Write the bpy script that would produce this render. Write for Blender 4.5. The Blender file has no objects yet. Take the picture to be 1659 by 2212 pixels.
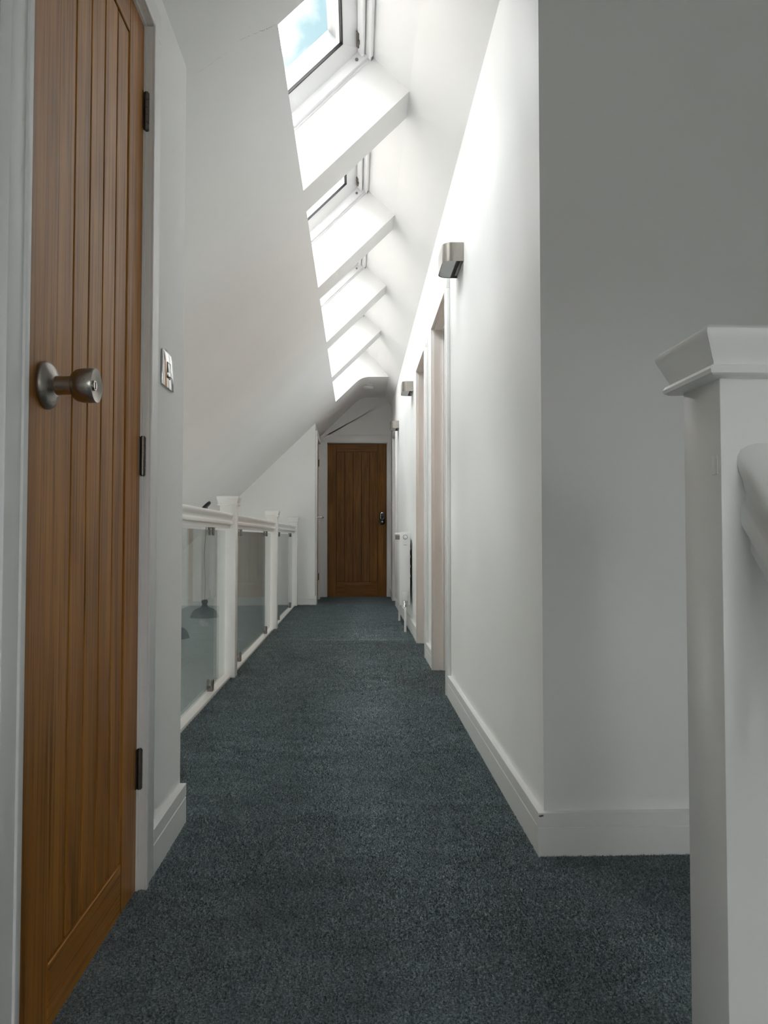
import bpy, bmesh, math, random
import numpy as np
from mathutils import Vector, Matrix
random.seed(7)
S = bpy.context.scene
C = S.collection
R = math.radians

# ------------------------------------------------------------------ camera
H = 0.765
cam = bpy.data.cameras.new('camera')
cam.sensor_fit = 'VERTICAL'
cam.sensor_height = 36.0
cam.lens = 1660.0 / 2212.0 * 36.0
cam.clip_start = 0.02
cam_o = bpy.data.objects.new('camera', cam)
C.objects.link(cam_o)
cam_o.location = (0, 0, H)
cam_o.rotation_euler = (R(90 + 1.931), 0, R(-2.053))
S.camera = cam_o

# ------------------------------------------------------------------ view and sky
S.view_settings.view_transform = 'Standard'
S.view_settings.look = 'None'
S.view_settings.gamma = 1.0
S.view_settings.use_curve_mapping = False
S.view_settings.exposure = 0.76
S.cycles.max_bounces = 8
S.cycles.diffuse_bounces = 5
S.cycles.caustics_reflective = False
S.cycles.adaptive_threshold = 0.08
S.cycles.transparent_max_bounces = 16

SKY_BLUE = (0.50, 0.76, 0.85, 1)
SKY_VEIL = (0.95, 1.14, 1.20, 1)
SKY_CLOUD = (34.0, 34.2, 34.6, 1)
w = bpy.data.worlds.new('sky')
S.world = w
w.use_nodes = True
nt = w.node_tree
nt.nodes.clear()
def wn(t, **k):
    n = nt.nodes.new(t)
    for a, b in k.items():
        setattr(n, a, b)
    return n
out = wn('ShaderNodeOutputWorld')
bg = wn('ShaderNodeBackground')
tc = wn('ShaderNodeTexCoord')
mp = wn('ShaderNodeMapping')
mp.inputs['Location'].default_value = (0.362, 1.29, 0.235)
no = wn('ShaderNodeTexNoise')
no.inputs['Scale'].default_value = 9.0
no.inputs['Detail'].default_value = 7.0
no.inputs['Roughness'].default_value = 0.55
cr = wn('ShaderNodeValToRGB')
cr.color_ramp.elements[0].position = 0.42
cr.color_ramp.elements[0].color = SKY_BLUE
cr.color_ramp.elements[1].position = 0.60
cr.color_ramp.elements[1].color = SKY_CLOUD
ev = cr.color_ramp.elements.new(0.50)
ev.color = SKY_VEIL
sx = wn('ShaderNodeSeparateXYZ')
gt = wn('ShaderNodeMath', operation='GREATER_THAN')
gt.inputs[1].default_value = 0.0
mx = wn('ShaderNodeMix', data_type='RGBA')
mx.inputs['A'].default_value = (1.6, 1.65, 1.6, 1)      # ground below the horizon
L = nt.links.new
L(tc.outputs['Generated'], mp.inputs['Vector'])
L(mp.outputs['Vector'], no.inputs['Vector'])
L(no.outputs['Fac'], cr.inputs['Fac'])
L(tc.outputs['Generated'], sx.inputs[0])
L(sx.outputs['Z'], gt.inputs[0])
L(gt.outputs[0], mx.inputs['Factor'])
ov = wn('ShaderNodeMath', operation='MULTIPLY_ADD')       # standard overcast sky: zenith three times the horizon
ov.inputs[1].default_value = 2.0 / 3.0
ov.inputs[2].default_value = 1.0 / 3.0
sc_ = wn('ShaderNodeVectorMath', operation='SCALE')
L(sx.outputs['Z'], ov.inputs[0])
L(cr.outputs['Color'], sc_.inputs[0])
L(ov.outputs[0], sc_.inputs['Scale'])
L(sc_.outputs[0], mx.inputs['B'])
L(mx.outputs['Result'], bg.inputs['Color'])
L(bg.outputs[0], out.inputs[0])
bg.inputs['Strength'].default_value = 1.0
w.cycles.sampling_method = 'MANUAL'
w.cycles.sample_map_resolution = 1024

# ------------------------------------------------------------------ materials
MAT = {}
def mat(name, col=(0.8, 0.8, 0.8), rough=0.5, metal=0.0, **k):
    m = bpy.data.materials.new(name)
    m.use_nodes = True
    b = m.node_tree.nodes['Principled BSDF']
    b.inputs['Base Color'].default_value = (*col, 1)
    b.inputs['Roughness'].default_value = rough
    b.inputs['Metallic'].default_value = metal
    for a, v in k.items():
        b.inputs[a].default_value = v
    MAT[name] = m
    return m
def N(m, t, **k):
    n = m.node_tree.nodes.new(t)
    for a, b in k.items():
        setattr(n, a, b)
    return n
def lk(m, a, b):
    m.node_tree.links.new(a, b)
def bsdf(m):
    return m.node_tree.nodes['Principled BSDF']
def noise_bump(m, scale, strength, dist=0.001, detail=3):
    t = N(m, 'ShaderNodeNewGeometry')
    n = N(m, 'ShaderNodeTexNoise')
    n.inputs['Scale'].default_value = scale
    n.inputs['Detail'].default_value = detail
    b = N(m, 'ShaderNodeBump')
    b.inputs['Strength'].default_value = strength
    b.inputs['Distance'].default_value = dist
    lk(m, t.outputs['Position'], n.inputs['Vector'])
    lk(m, n.outputs['Fac'], b.inputs['Height'])
    lk(m, b.outputs['Normal'], bsdf(m).inputs['Normal'])

def painted(name, col, rough, var=0.03, bump=0.15):
    m = mat(name, col, rough)
    t = N(m, 'ShaderNodeNewGeometry')
    n = N(m, 'ShaderNodeTexNoise')
    n.inputs['Scale'].default_value = 1.7
    n.inputs['Detail'].default_value = 1
    r = N(m, 'ShaderNodeValToRGB')
    r.color_ramp.elements[0].position = 0.3
    r.color_ramp.elements[0].color = (*[c * (1 - var) for c in col], 1)
    r.color_ramp.elements[1].position = 0.7
    r.color_ramp.elements[1].color = (*col, 1)
    lk(m, t.outputs['Position'], n.inputs['Vector'])
    lk(m, n.outputs['Fac'], r.inputs['Fac'])
    lk(m, r.outputs['Color'], bsdf(m).inputs['Base Color'])
    if bump > 0.2:
        noise_bump(m, 260, bump, 0.0006)
    return m
painted('wall_paint', (0.88, 0.88, 0.865), 0.62)
painted('ceiling_paint', (0.88, 0.88, 0.87), 0.7)
painted('trim_paint', (0.87, 0.87, 0.86), 0.34, 0.015, 0.06)
painted('rail_paint', (0.87, 0.87, 0.85), 0.28, 0.015, 0.06)
mat('window_white', (0.82, 0.82, 0.82), 0.3)
mat('radiator_white', (0.80, 0.80, 0.79), 0.25)
mat('white_plastic', (0.80, 0.80, 0.78), 0.4)
mat('rubber_black', (0.008, 0.008, 0.010), 0.5)
mat('dark_recess', (0.03, 0.03, 0.03), 0.8)
mat('cladding_grey', (0.45, 0.46, 0.47), 0.45, 0.5)
mat('nickel', (0.40, 0.375, 0.34), 0.30, 1.0)
mat('clip_metal', (0.20, 0.19, 0.175), 0.33, 1.0)
mat('hinge_metal', (0.17, 0.15, 0.13), 0.38, 1.0)
mat('chrome', (0.72, 0.72, 0.72), 0.10, 1.0)
mat('screw_grey', (0.25, 0.25, 0.25), 0.5, 0.6)
mat('lock_black', (0.010, 0.010, 0.011), 0.18)
mat('lamp_grey', (0.11, 0.13, 0.135), 0.18)
mat('lamp_dark', (0.03, 0.033, 0.035), 0.4)
mat('cord_grey', (0.10, 0.10, 0.10), 0.6)
mat('bulb_glass', (0.55, 0.56, 0.56), 0.25)
mat('diffuser_grey', (0.42, 0.44, 0.44), 0.35)
mat('band_oak_reflect', (0.19, 0.155, 0.13), 0.45)  # taupe stands in for oak reflected in the radiator band
mat('scuff', (0.12, 0.10, 0.085), 0.8)
mat('crack', (0.33, 0.33, 0.32), 0.9)
mat('lower_floor', (0.45, 0.44, 0.42), 0.5)
# brushed look on the wall lamps
m = MAT['nickel']
t = N(m, 'ShaderNodeNewGeometry'); mp_ = N(m, 'ShaderNodeMapping'); n_ = N(m, 'ShaderNodeTexNoise')
mp_.inputs['Scale'].default_value = (300, 300, 4)
n_.inputs['Scale'].default_value = 3
mr = N(m, 'ShaderNodeMapRange'); mr.inputs['To Min'].default_value = 0.22; mr.inputs['To Max'].default_value = 0.40
lk(m, t.outputs['Position'], mp_.inputs['Vector']); lk(m, mp_.outputs[0], n_.inputs['Vector'])
lk(m, n_.outputs['Fac'], mr.inputs['Value']); lk(m, mr.outputs[0], bsdf(m).inputs['Roughness'])

def glass(name, tint):
    m = bpy.data.materials.new(name)
    m.use_nodes = True
    m.node_tree.nodes.clear()
    o = N(m, 'ShaderNodeOutputMaterial')
    tr = N(m, 'ShaderNodeBsdfTransparent')
    tr.inputs['Color'].default_value = (*tint, 1)
    gl = N(m, 'ShaderNodeBsdfGlossy')
    gl.inputs['Roughness'].default_value = 0.0
    lw = N(m, 'ShaderNodeLayerWeight')
    lw.inputs['Blend'].default_value = 0.5
    p5 = N(m, 'ShaderNodeMath', operation='POWER'); p5.inputs[1].default_value = 5.0
    ma = N(m, 'ShaderNodeMath', operation='MULTIPLY_ADD'); ma.inputs[1].default_value = 0.96; ma.inputs[2].default_value = 0.04
    mi = N(m, 'ShaderNodeMixShader')
    lk(m, lw.outputs['Facing'], p5.inputs[0]); lk(m, p5.outputs[0], ma.inputs[0])
    lk(m, ma.outputs[0], mi.inputs[0]); lk(m, tr.outputs[0], mi.inputs[1]); lk(m, gl.outputs[0], mi.inputs[2])
    lk(m, mi.outputs[0], o.inputs[0])
    MAT[name] = m
glass('pane_glass', (0.985, 0.985, 0.98))
glass('balustrade_glass', (0.93, 0.96, 0.95))

def oak(name, axis, tone=1.0):
    m = mat(name, (0.3, 0.15, 0.05), 0.36)
    bsdf(m).inputs['Specular IOR Level'].default_value = 0.22
    oi = N(m, 'ShaderNodeObjectInfo')
    tcn = N(m, 'ShaderNodeTexCoord')
    ad = N(m, 'ShaderNodeVectorMath', operation='ADD')
    cx = N(m, 'ShaderNodeCombineXYZ')
    mu = N(m, 'ShaderNodeMath', operation='MULTIPLY'); mu.inputs[1].default_value = 37.0
    lk(m, oi.outputs['Random'], mu.inputs[0])
    for i in range(3):
        lk(m, mu.outputs[0], cx.inputs[i])
    lk(m, tcn.outputs['Object'], ad.inputs[0]); lk(m, cx.outputs[0], ad.inputs[1])
    mp1 = N(m, 'ShaderNodeMapping')
    mp1.inputs['Scale'].default_value = (9, 9, 0.8) if axis == 'z' else (0.8, 9, 9)
    mp2 = N(m, 'ShaderNodeMapping')
    mp2.inputs['Scale'].default_value = (160, 160, 3.0) if axis == 'z' else (3.0, 160, 160)
    lk(m, ad.outputs[0], mp1.inputs['Vector']); lk(m, ad.outputs[0], mp2.inputs['Vector'])
    n1 = N(m, 'ShaderNodeTexNoise'); n1.inputs['Scale'].default_value = 2.4; n1.inputs['Detail'].default_value = 5; n1.inputs['Distortion'].default_value = 0.6
    n2 = N(m, 'ShaderNodeTexNoise'); n2.inputs['Scale'].default_value = 1.0; n2.inputs['Detail'].default_value = 3
    lk(m, mp1.outputs[0], n1.inputs['Vector']); lk(m, mp2.outputs[0], n2.inputs['Vector'])
    r1 = N(m, 'ShaderNodeValToRGB')
    e = r1.color_ramp.elements
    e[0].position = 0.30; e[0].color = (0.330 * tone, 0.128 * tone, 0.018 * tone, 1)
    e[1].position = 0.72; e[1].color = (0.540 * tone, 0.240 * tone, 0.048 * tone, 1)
    lk(m, n1.outputs['Fac'], r1.inputs['Fac'])
    r2 = N(m, 'ShaderNodeValToRGB')
    r2.color_ramp.elements[0].position = 0.36; r2.color_ramp.elements[0].color = (0.62, 0.58, 0.55, 1)
    r2.color_ramp.elements[1].position = 0.52; r2.color_ramp.elements[1].color = (1, 1, 1, 1)
    lk(m, n2.outputs['Fac'], r2.inputs['Fac'])
    mm = N(m, 'ShaderNodeMix', data_type='RGBA', blend_type='MULTIPLY'); mm.inputs['Factor'].default_value = 1
    lk(m, r1.outputs['Color'], mm.inputs['A']); lk(m, r2.outputs['Color'], mm.inputs['B'])
    lk(m, mm.outputs['Result'], bsdf(m).inputs['Base Color'])
    b = N(m, 'ShaderNodeBump'); b.inputs['Strength'].default_value = 0.25; b.inputs['Distance'].default_value = 0.0006
    lk(m, n2.outputs['Fac'], b.inputs['Height']); lk(m, b.outputs['Normal'], bsdf(m).inputs['Normal'])
oak('oak', 'z')
oak('oak_cross', 'x')
oak('dark_oak', 'z', 0.50)  # same oak toned down, shade at the corridor end put into the colour
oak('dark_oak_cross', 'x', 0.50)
mat('oak_core', (0.03, 0.011, 0.003), 0.7)

def carpet(name, dark, mid, light):
    m = mat(name, mid, 0.95)
    bsdf(m).inputs['Specular IOR Level'].default_value = 0.12
    g = N(m, 'ShaderNodeNewGeometry')
    n1 = N(m, 'ShaderNodeTexNoise'); n1.inputs['Scale'].default_value = 210; n1.inputs['Detail'].default_value = 3; n1.inputs['Roughness'].default_value = 0.7
    n2 = N(m, 'ShaderNodeTexNoise'); n2.inputs['Scale'].default_value = 7; n2.inputs['Detail'].default_value = 2
    mpn = N(m, 'ShaderNodeMapping'); mpn.inputs['Scale'].default_value = (0.6, 1.6, 1)
    lk(m, g.outputs['Position'], n1.inputs['Vector']); lk(m, g.outputs['Position'], mpn.inputs['Vector']); lk(m, mpn.outputs[0], n2.inputs['Vector'])
    r = N(m, 'ShaderNodeValToRGB')
    e = r.color_ramp.elements
    e[0].position = 0.33; e[0].color = (*dark, 1)
    e[1].position = 0.70; e[1].color = (*light, 1)
    k = r.color_ramp.elements.new(0.5); k.color = (*mid, 1)
    lk(m, n1.outputs['Fac'], r.inputs['Fac'])
    r2 = N(m, 'ShaderNodeMapRange'); r2.inputs['From Min'].default_value = 0.3; r2.inputs['From Max'].default_value = 0.7
    r2.inputs['To Min'].default_value = 0.89; r2.inputs['To Max'].default_value = 1.11
    lk(m, n2.outputs['Fac'], r2.inputs['Value'])
    mm = N(m, 'ShaderNodeVectorMath', operation='SCALE')
    lk(m, r.outputs['Color'], mm.inputs[0]); lk(m, r2.outputs[0], mm.inputs['Scale'])
    lk(m, mm.outputs[0], bsdf(m).inputs['Base Color'])
carpet('carpet', (0.050, 0.067, 0.071), (0.172, 0.215, 0.224), (0.36, 0.42, 0.43))

# ------------------------------------------------------------------ mesh helpers
def link(o, parent=None):
    C.objects.link(o)
    if parent is not None:
        o.parent = parent
    return o
def tag(o, label=None, cat=None, group=None, kind=None):
    if label: o['label'] = label
    if cat: o['category'] = cat
    if group: o['group'] = group
    if kind: o['kind'] = kind
    return o
def struct(o, label, cat):
    return tag(o, label, cat, kind='structure')
def empty(name, loc=(0, 0, 0), rz=0.0, parent=None):
    o = bpy.data.objects.new(name, None)
    o.empty_display_size = 0.1
    o.location = loc
    o.rotation_euler = (0, 0, rz)
    return link(o, parent)
class MB:
    def __init__(self):
        self.v = []; self.f = []
    def add(self, vs, fs):
        k = len(self.v)
        self.v += [tuple(p) for p in vs]
        self.f += [tuple(i + k for i in q) for q in fs]
        return self
    def box(self, x0, x1, y0, y1, z0, z1):
        return self.add([(x0,y0,z0),(x1,y0,z0),(x1,y1,z0),(x0,y1,z0),(x0,y0,z1),(x1,y0,z1),(x1,y1,z1),(x0,y1,z1)],
                        [(0,3,2,1),(4,5,6,7),(0,1,5,4),(1,2,6,5),(2,3,7,6),(3,0,4,7)])
    def prism(self, poly, fn, a, b):
        n = len(poly)
        vs = [fn(p, a) for p in poly] + [fn(p, b) for p in poly]
        fs = [tuple(range(n))[::-1], tuple(range(n, 2*n))]
        fs += [(i, (i+1) % n, n + (i+1) % n, n + i) for i in range(n)]
        return self.add(vs, fs)
    def xz(self, poly, y0, y1):
        return self.prism(poly, lambda p, t: (p[0], t, p[1]), y0, y1)
    def xy(self, poly, z0, z1):
        return self.prism(poly, lambda p, t: (p[0], p[1], t), z0, z1)
    def lathe(self, prof, seg=32, org=(0, 0, 0), axis='z'):
        k = []
        for r, h in prof:
            for i in range(seg):
                a = 2 * math.pi * i / seg
                c, s = r * math.cos(a), r * math.sin(a)
                p = {'z': (c, s, h), 'x': (h, c, s), 'y': (s, h, c)}[axis]
                k.append((org[0] + p[0], org[1] + p[1], org[2] + p[2]))
        fs = []
        for j in range(len(prof) - 1):
            for i in range(seg):
                i2 = (i + 1) % seg
                fs.append((j*seg+i, j*seg+i2, (j+1)*seg+i2, (j+1)*seg+i))
        fs.append(tuple(range(seg))[::-1])
        fs.append(tuple((len(prof)-1)*seg + i for i in range(seg)))
        return self.add(k, fs)
    def tube(self, pts, r, seg=10):
        pts = [Vector(p) for p in pts]
        vs = []
        for i, p in enumerate(pts):
            d = (pts[min(i+1, len(pts)-1)] - pts[max(i-1, 0)]).normalized()
            u = d.cross(Vector((0.31, 0.87, 0.11))).normalized()
            v = d.cross(u)
            for k in range(seg):
                a = 2 * math.pi * k / seg
                vs.append(p + (u * math.cos(a) + v * math.sin(a)) * r)
        fs = []
        for j in range(len(pts) - 1):
            for i in range(seg):
                i2 = (i + 1) % seg
                fs.append((j*seg+i, j*seg+i2, (j+1)*seg+i2, (j+1)*seg+i))
        fs.append(tuple(range(seg))[::-1]); fs.append(tuple((len(pts)-1)*seg + i for i in range(seg)))
        return self.add(vs, fs)
    def build(self, name, m, parent=None, bevel=0, seg=2, smooth=None, bev_angle=30):
        me = bpy.data.meshes.new(name)
        me.from_pydata(self.v, [], self.f)
        bm = bmesh.new(); bm.from_mesh(me)
        bmesh.ops.recalc_face_normals(bm, faces=bm.faces)
        if bevel:
            es = [e for e in bm.edges if len(e.link_faces) == 2 and e.calc_face_angle(0) > R(bev_angle)]
            bmesh.ops.bevel(bm, geom=es, offset=bevel, segments=seg, affect='EDGES', profile=0.5, clamp_overlap=True)
        bm.to_mesh(me); bm.free()
        me.materials.append(MAT[m])
        if smooth is None and bevel: smooth = 35
        if smooth:
            for p in me.polygons: p.use_smooth = True
            try: me.set_sharp_from_angle(angle=R(smooth))
            except Exception: pass
        o = bpy.data.objects.new(name, me)
        return link(o, parent)
def bx(name, d, m, parent=None, bevel=0.0, seg=2):
    return MB().box(*d).build(name, m, parent, bevel, seg)

# ------------------------------------------------------------------ section of the roof
SL = 0.975                                  # slope of the ceiling
CA = math.cos(math.atan(SL)); SA = math.sin(math.atan(SL))
HX, HZ = -0.2375, 2.08 + SL * (-0.2375 + 0.47)   # lower edge of the skylight openings
AX, AZ = 0.2345, 2.08 + SL * (0.2345 + 0.47)     # upper edge
SU = (AX - HX) / CA
KR = 1.30                                   # fall of the plane on the wall side
def P(s, n): return (HX + s * CA - n * SA, HZ + s * SA + n * CA)
def slope_z(x): return 2.08 + SL * (x + 0.47)
def right_z(x): return AZ - KR * (x - AX)
KU = 0.93                                   # lean of the reveal above the ceiling plane
def s_right(n):                             # where the wall-side plane cuts height n above the ceiling plane
    return (AZ + KU * AX - HZ - n * CA - KU * (HX - n * SA)) / (SA + KU * CA)
WX = 0.455                                  # right wall face
LX = -0.475                                 # left wall face
RX0, RX1 = -0.752, -0.664                   # newel posts on the gallery edge
YH0, HL, PITCH = 2.27, 1.105, 1.325         # skylight openings
HOLES = [(YH0 + i * PITCH, YH0 + i * PITCH + HL) for i in range(5)]
YS = HOLES[-1][1]                           # soffit front edge
YF, YE = 8.80, 9.965                        # wall at the end of the rail, end wall
YB = -2.6                                   # wall behind
YC = 1.872                                  # wall facing the camera on the right
VX = -3.2                                   # far side of the open well
LOW = -2.6
XR = 1.50
SOFF = 2.595

# ------------------------------------------------------------------ floor
fl = MB()
fl.box(LX - 0.12, 0.46, YB, 0.86, -0.25, 0)
fl.box(LX - 0.12, XR, 0.86, YC + 0.1, -0.25, 0)
fl.box(-0.755, WX + 0.12, YC + 0.1, 5.76, -0.25, 0)
fl.box(-0.755, WX + 0.12, 5.76, YF, -0.25, 0.0)
fl.box(LX - 0.12, WX + 0.12, YF, YE + 0.1, -0.25, 0.0)
floor = struct(fl.build('floor', 'carpet'), 'dark teal grey carpeted corridor and landing floor', 'floor')
sec = MB()
sec.prism([(5.745, 0.0), (5.775, 0.0045), (5.83, 0.003), (8.80, 0.002), (8.80, -0.01), (5.745, -0.01)],
          lambda p, t: (t, p[0], p[1]), -0.688, WX - 0.018)
tag(sec.build('carpet_section', 'carpet', floor), 'far strip of carpet beyond the seam')

# ------------------------------------------------------------------ walls
wl = MB()                                    # left wall with the near door opening
wl.box(LX - 0.12, LX, YB, 1.078, 0, slope_z(LX))
wl.box(LX - 0.12, LX, 1.713, 2.115, 0, slope_z(LX))
wl.box(LX - 0.12, LX, 1.078, 1.713, 1.919, slope_z(LX))
struct(wl.build('wall_left', 'wall_paint'), 'short white wall on the left holding the near oak door', 'wall')
wv = MB().xz([(VX, LOW), (LX - 0.11, LOW), (LX - 0.11, slope_z(LX - 0.11)), (VX, slope_z(VX))], 2.0, 2.115)
struct(wv.build('wall_void_near', 'wall_paint'), 'white wall closing the near end of the open well', 'wall')
wf = MB().xz([(VX, LOW), (-0.593, LOW), (-0.593, slope_z(-0.593)), (VX, slope_z(VX))], YF, YF + 0.11)
wge = struct(wf.build('wall_gallery_end', 'wall_paint'), 'white wall under the slope at the far end of the balustrade', 'wall')
painted('lower_shade_paint', (0.44, 0.47, 0.475), 0.6)  # shade of the open well put into this grey wall colour
bx('lower_shade_panel', (VX, -0.755, YF - 0.012, YF, LOW, 0.0), 'lower_shade_paint', wge)['label'] = 'lower storey wall panel, greyed for the dark well'
wo = MB()                                    # outer wall of the well, with a window low down
wo.box(VX - 0.2, VX, 2.0, 4.0, LOW, slope_z(VX) + 0.1)
wo.box(VX - 0.2, VX, 6.4, YF + 0.1, LOW, slope_z(VX) + 0.1)
wo.box(VX - 0.2, VX, 4.0, 6.4, LOW, -2.0)
wo.box(VX - 0.2, VX, 4.0, 6.4, -0.9, slope_z(VX) + 0.1)
struct(wo.build('wall_void_outer', 'wall_paint'), 'outer white wall of the open well below the gallery', 'wall')
wu = MB().box(-0.755, -0.70, 2.1, YF, LOW, -0.02)
struct(wu.build('wall_void_inner', 'wall_paint'), 'white face below the gallery edge', 'wall')
struct(bx('floor_lower', (VX - 0.2, XR, YB, YF + 0.1, LOW - 0.1, LOW), 'lower_floor'), 'pale floor of the storey below', 'floor')

# right wall with three door openings
OPA, OPB, OPC = (3.765, 4.45), (4.925, 5.59), (8.615, 9.33)
OH = 1.985
wr = MB()
ys = [YC, OPA[0], OPA[1], OPB[0], OPB[1], OPC[0], OPC[1], YE + 0.1]
for i in range(0, 8, 2):
    wr.box(WX, WX + 0.12, ys[i], ys[i+1], 0, right_z(WX) + 0.02)
for o in (OPA, OPB, OPC):
    wr.box(WX, WX + 0.12, o[0], o[1], OH, right_z(WX) + 0.02)
struct(wr.build('wall_right', 'wall_paint'), 'long white wall with door openings on the right of the corridor', 'wall')
wc = MB()
wc.box(WX + 0.12, XR, YC, YC + 0.12, LOW, right_z(WX) + 0.02)
wc.xz([(WX, right_z(WX) + 0.02), (WX - 0.02 / KR, right_z(WX) + 0.02), (AX, AZ), (XR, AZ), (XR, right_z(WX) + 0.02)], YC, YC + 0.12)
struct(wc.build('wall_landing', 'wall_paint'), 'plain white wall facing the camera behind the stair newel', 'wall')
struct(bx('wall_stair', (XR, XR + 0.12, YB, YC + 0.12, LOW, AZ), 'wall_paint'), 'white wall along the stair', 'wall')
# wall behind the camera with the stair window
SWX, SWZ = (-0.15, 1.25), (0.55, 1.72)
wb = MB()
wb.box(VX, SWX[0], YB - 0.2, YB, LOW, AZ)
wb.box(SWX[1], XR + 0.12, YB - 0.2, YB, LOW, AZ)
wb.box(SWX[0], SWX[1], YB - 0.2, YB, LOW, SWZ[0])
wb.box(SWX[0], SWX[1], YB - 0.2, YB, SWZ[1], AZ)
struct(wb.build('wall_back', 'wall_paint'), 'white wall behind the landing with a window', 'wall')
# far end
we = MB().xz([(LX - 0.1, 2.0), (LX - 0.1, slope_z(LX - 0.1)), (0.09, slope_z(0.09)), (WX + 0.1, slope_z(0.09)), (WX + 0.1, 2.0)], YE, YE + 0.1)
we.box(LX - 0.1, -0.385, YE, YE + 0.1, 0, 2.0)
we.box(0.398, WX + 0.12, YE, YE + 0.1, 0, 2.0)
struct(we.build('wall_end', 'wall_paint'), 'grey white end wall above and around the far oak door', 'wall')
OPD = (8.93, 9.63)
ws = MB()
ws.box(-0.593, -0.473, YF, OPD[0], 0, slope_z(-0.473))
ws.box(-0.593, -0.473, OPD[1], YE, 0, slope_z(-0.473))
ws.box(-0.593, -0.473, OPD[0], OPD[1], 1.94, slope_z(-0.473))
struct(ws.build('wall_side', 'wall_paint'), 'narrow white side wall with an oak door beside the far end', 'wall')

# ------------------------------------------------------------------ ceiling
ceil = MB()
LS0, LS1 = -3.62, -2.30                     # added unseen roof windows for fill light (distance down the slope)
LOWH = [(2.5, 3.9), (4.1, 5.5), (5.7, 7.1)]
def slope_slab(a, b, y0, y1):
    ceil.xz([P(a, 0), P(b, 0), P(b, 0.34), P(a, 0.34)], y0, y1)
sv = (VX - HX) / CA
slope_slab(LS1, 0, YB, YE + 0.1)
slope_slab(sv, LS0, YB, YE + 0.1)
for a_, b_ in zip([YB] + [h[1] for h in LOWH], [h[0] for h in LOWH] + [YE + 0.1]):
    slope_slab(LS0, LS1, a_, b_)
ceiling = struct(ceil.build('ceiling', 'ceiling_paint'), 'white sloping ceiling under the roof above the balustrade', 'ceiling')
beam = [(HX, HZ), (AX, AZ), P(s_right(0.30), 0.30), P(0, 0.30)]
def block(name, poly, y0, y1, lab=None):
    o = MB().xz(poly, y0, y1).build(name, 'ceiling_paint', ceiling)
    if lab: o['label'] = lab
    return o
block('sloped_panel', [(HX, HZ), (AX, AZ), (AX + 0.3, AZ + 0.05), P(s_right(0.30), 0.30), P(0, 0.30)], YB, YH0)
for i in range(4):
    block('skylight_divider', beam, HOLES[i][1], HOLES[i + 1][0], 'boxed white divider between two skylights')
# soffit at the far end, with a rounded change of slope
r_ = 0.10
xk = (SOFF - 2.08) / SL - 0.47
arc = []
for k in range(9):
    t = k / 8
    a = Vector((xk - r_ * CA, SOFF - r_ * SA)); b = Vector((xk, SOFF)); c = Vector((xk + r_, SOFF))
    q = a * (1 - t) ** 2 + b * 2 * t * (1 - t) + c * t * t
    arc.append((q.x, q.y))
xsr = AX + (AZ - SOFF) / KR
poly = [(HX, HZ)] + arc + [(xsr, SOFF), (AX, AZ), P(s_right(0.30), 0.30), P(0, 0.30)]
o = MB().xz(poly, YS, YE + 0.1).build('soffit', 'ceiling_paint', ceiling, smooth=30)
o['label'] = 'flat soffit in front of the far door'
# wall-side plane
n1 = 0.34
q1 = P(s_right(n1), n1)
rp = [(WX + 0.13, right_z(WX + 0.13)), (AX, AZ), q1, (q1[0] + 0.10, q1[1] + 0.08), (WX + 0.23, right_z(WX + 0.13) + 0.08)]
o = MB().xz(rp, YC + 0.12, YE + 0.1).build('wall_side_slope', 'ceiling_paint', ceiling)
o['label'] = 'smooth white slope between the skylights and the right wall'
struct(bx('ceiling_landing', (AX, XR + 0.12, YB - 0.1, YC + 0.12, AZ, AZ + 0.12), 'ceiling_paint'), 'flat white ceiling over the landing', 'ceiling')
# hairline cracks in the slope
def crack(pts):
    vs = []; fs = []
    for i, (x, y, wd) in enumerate(pts):
        z = slope_z(x)
        for sgn in (-1, 1):
            xx = x - sgn * wd * 0.5
            vs.append((xx + 0.0006 * SA, y + sgn * wd * 0.35, slope_z(xx) - 0.0006 * CA))
    for i in range(len(pts) - 1):
        fs.append((2*i, 2*i+1, 2*i+3, 2*i+2))
    return MB().add(vs, fs).build('crack', 'crack', ceiling)
rr = random.Random(4)
def crack_path(a, b, n, jit, wmax):
    out_ = []
    for i in range(n + 1):
        t = i / n
        wd = wmax * (0.25 + 0.75 * math.sin(math.pi * min(max(t, 0.02), 0.98))) * rr.uniform(0.4, 1.2)
        out_.append((a[0] + (b[0]-a[0]) * t + rr.uniform(-jit, jit), a[1] + (b[1]-a[1]) * t + rr.uniform(-jit, jit), wd))
    return out_
crack(crack_path((-0.2405, 2.262), (-0.31, 2.215), 22, 0.0035, 0.0010))
crack(crack_path((-0.31, 2.215), (-0.345, 2.19), 10, 0.0025, 0.0006))
crack(crack_path((-0.36, 2.20), (-0.465, 2.17), 22, 0.002, 0.0005))

# ------------------------------------------------------------------ skylights
def W(y, s, n):
    p = P(s, n)
    return (p[0], y, p[1])
def ring(name, y0, y1, s0, s1, wd, n0, n1, m, parent, n_in=None, bevel=0.0):
    """rectangular frame in the roof plane; n_in lifts the inner edge of the room side (a chamfered sash)"""
    if n_in is None: n_in = n0
    vs = []
    for (a, b, c, d), (lo, hi) in (((y0, y1, s0, s1), (n0, n1)), ((y0 + wd, y1 - wd, s0 + wd, s1 - wd), (n_in, n1))):
        for nn in (lo, hi):
            vs += [W(a, c, nn), W(b, c, nn), W(b, d, nn), W(a, d, nn)]
    fs = []
    for i in range(4):
        j = (i + 1) % 4
        fs += [(i, j, 8 + j, 8 + i), (4 + i, 4 + j, 12 + j, 12 + i), (i, j, 4 + j, 4 + i), (8 + i, 8 + j, 12 + j, 12 + i)]
    return MB().add(vs, fs).build(name, m, parent, bevel)
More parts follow.
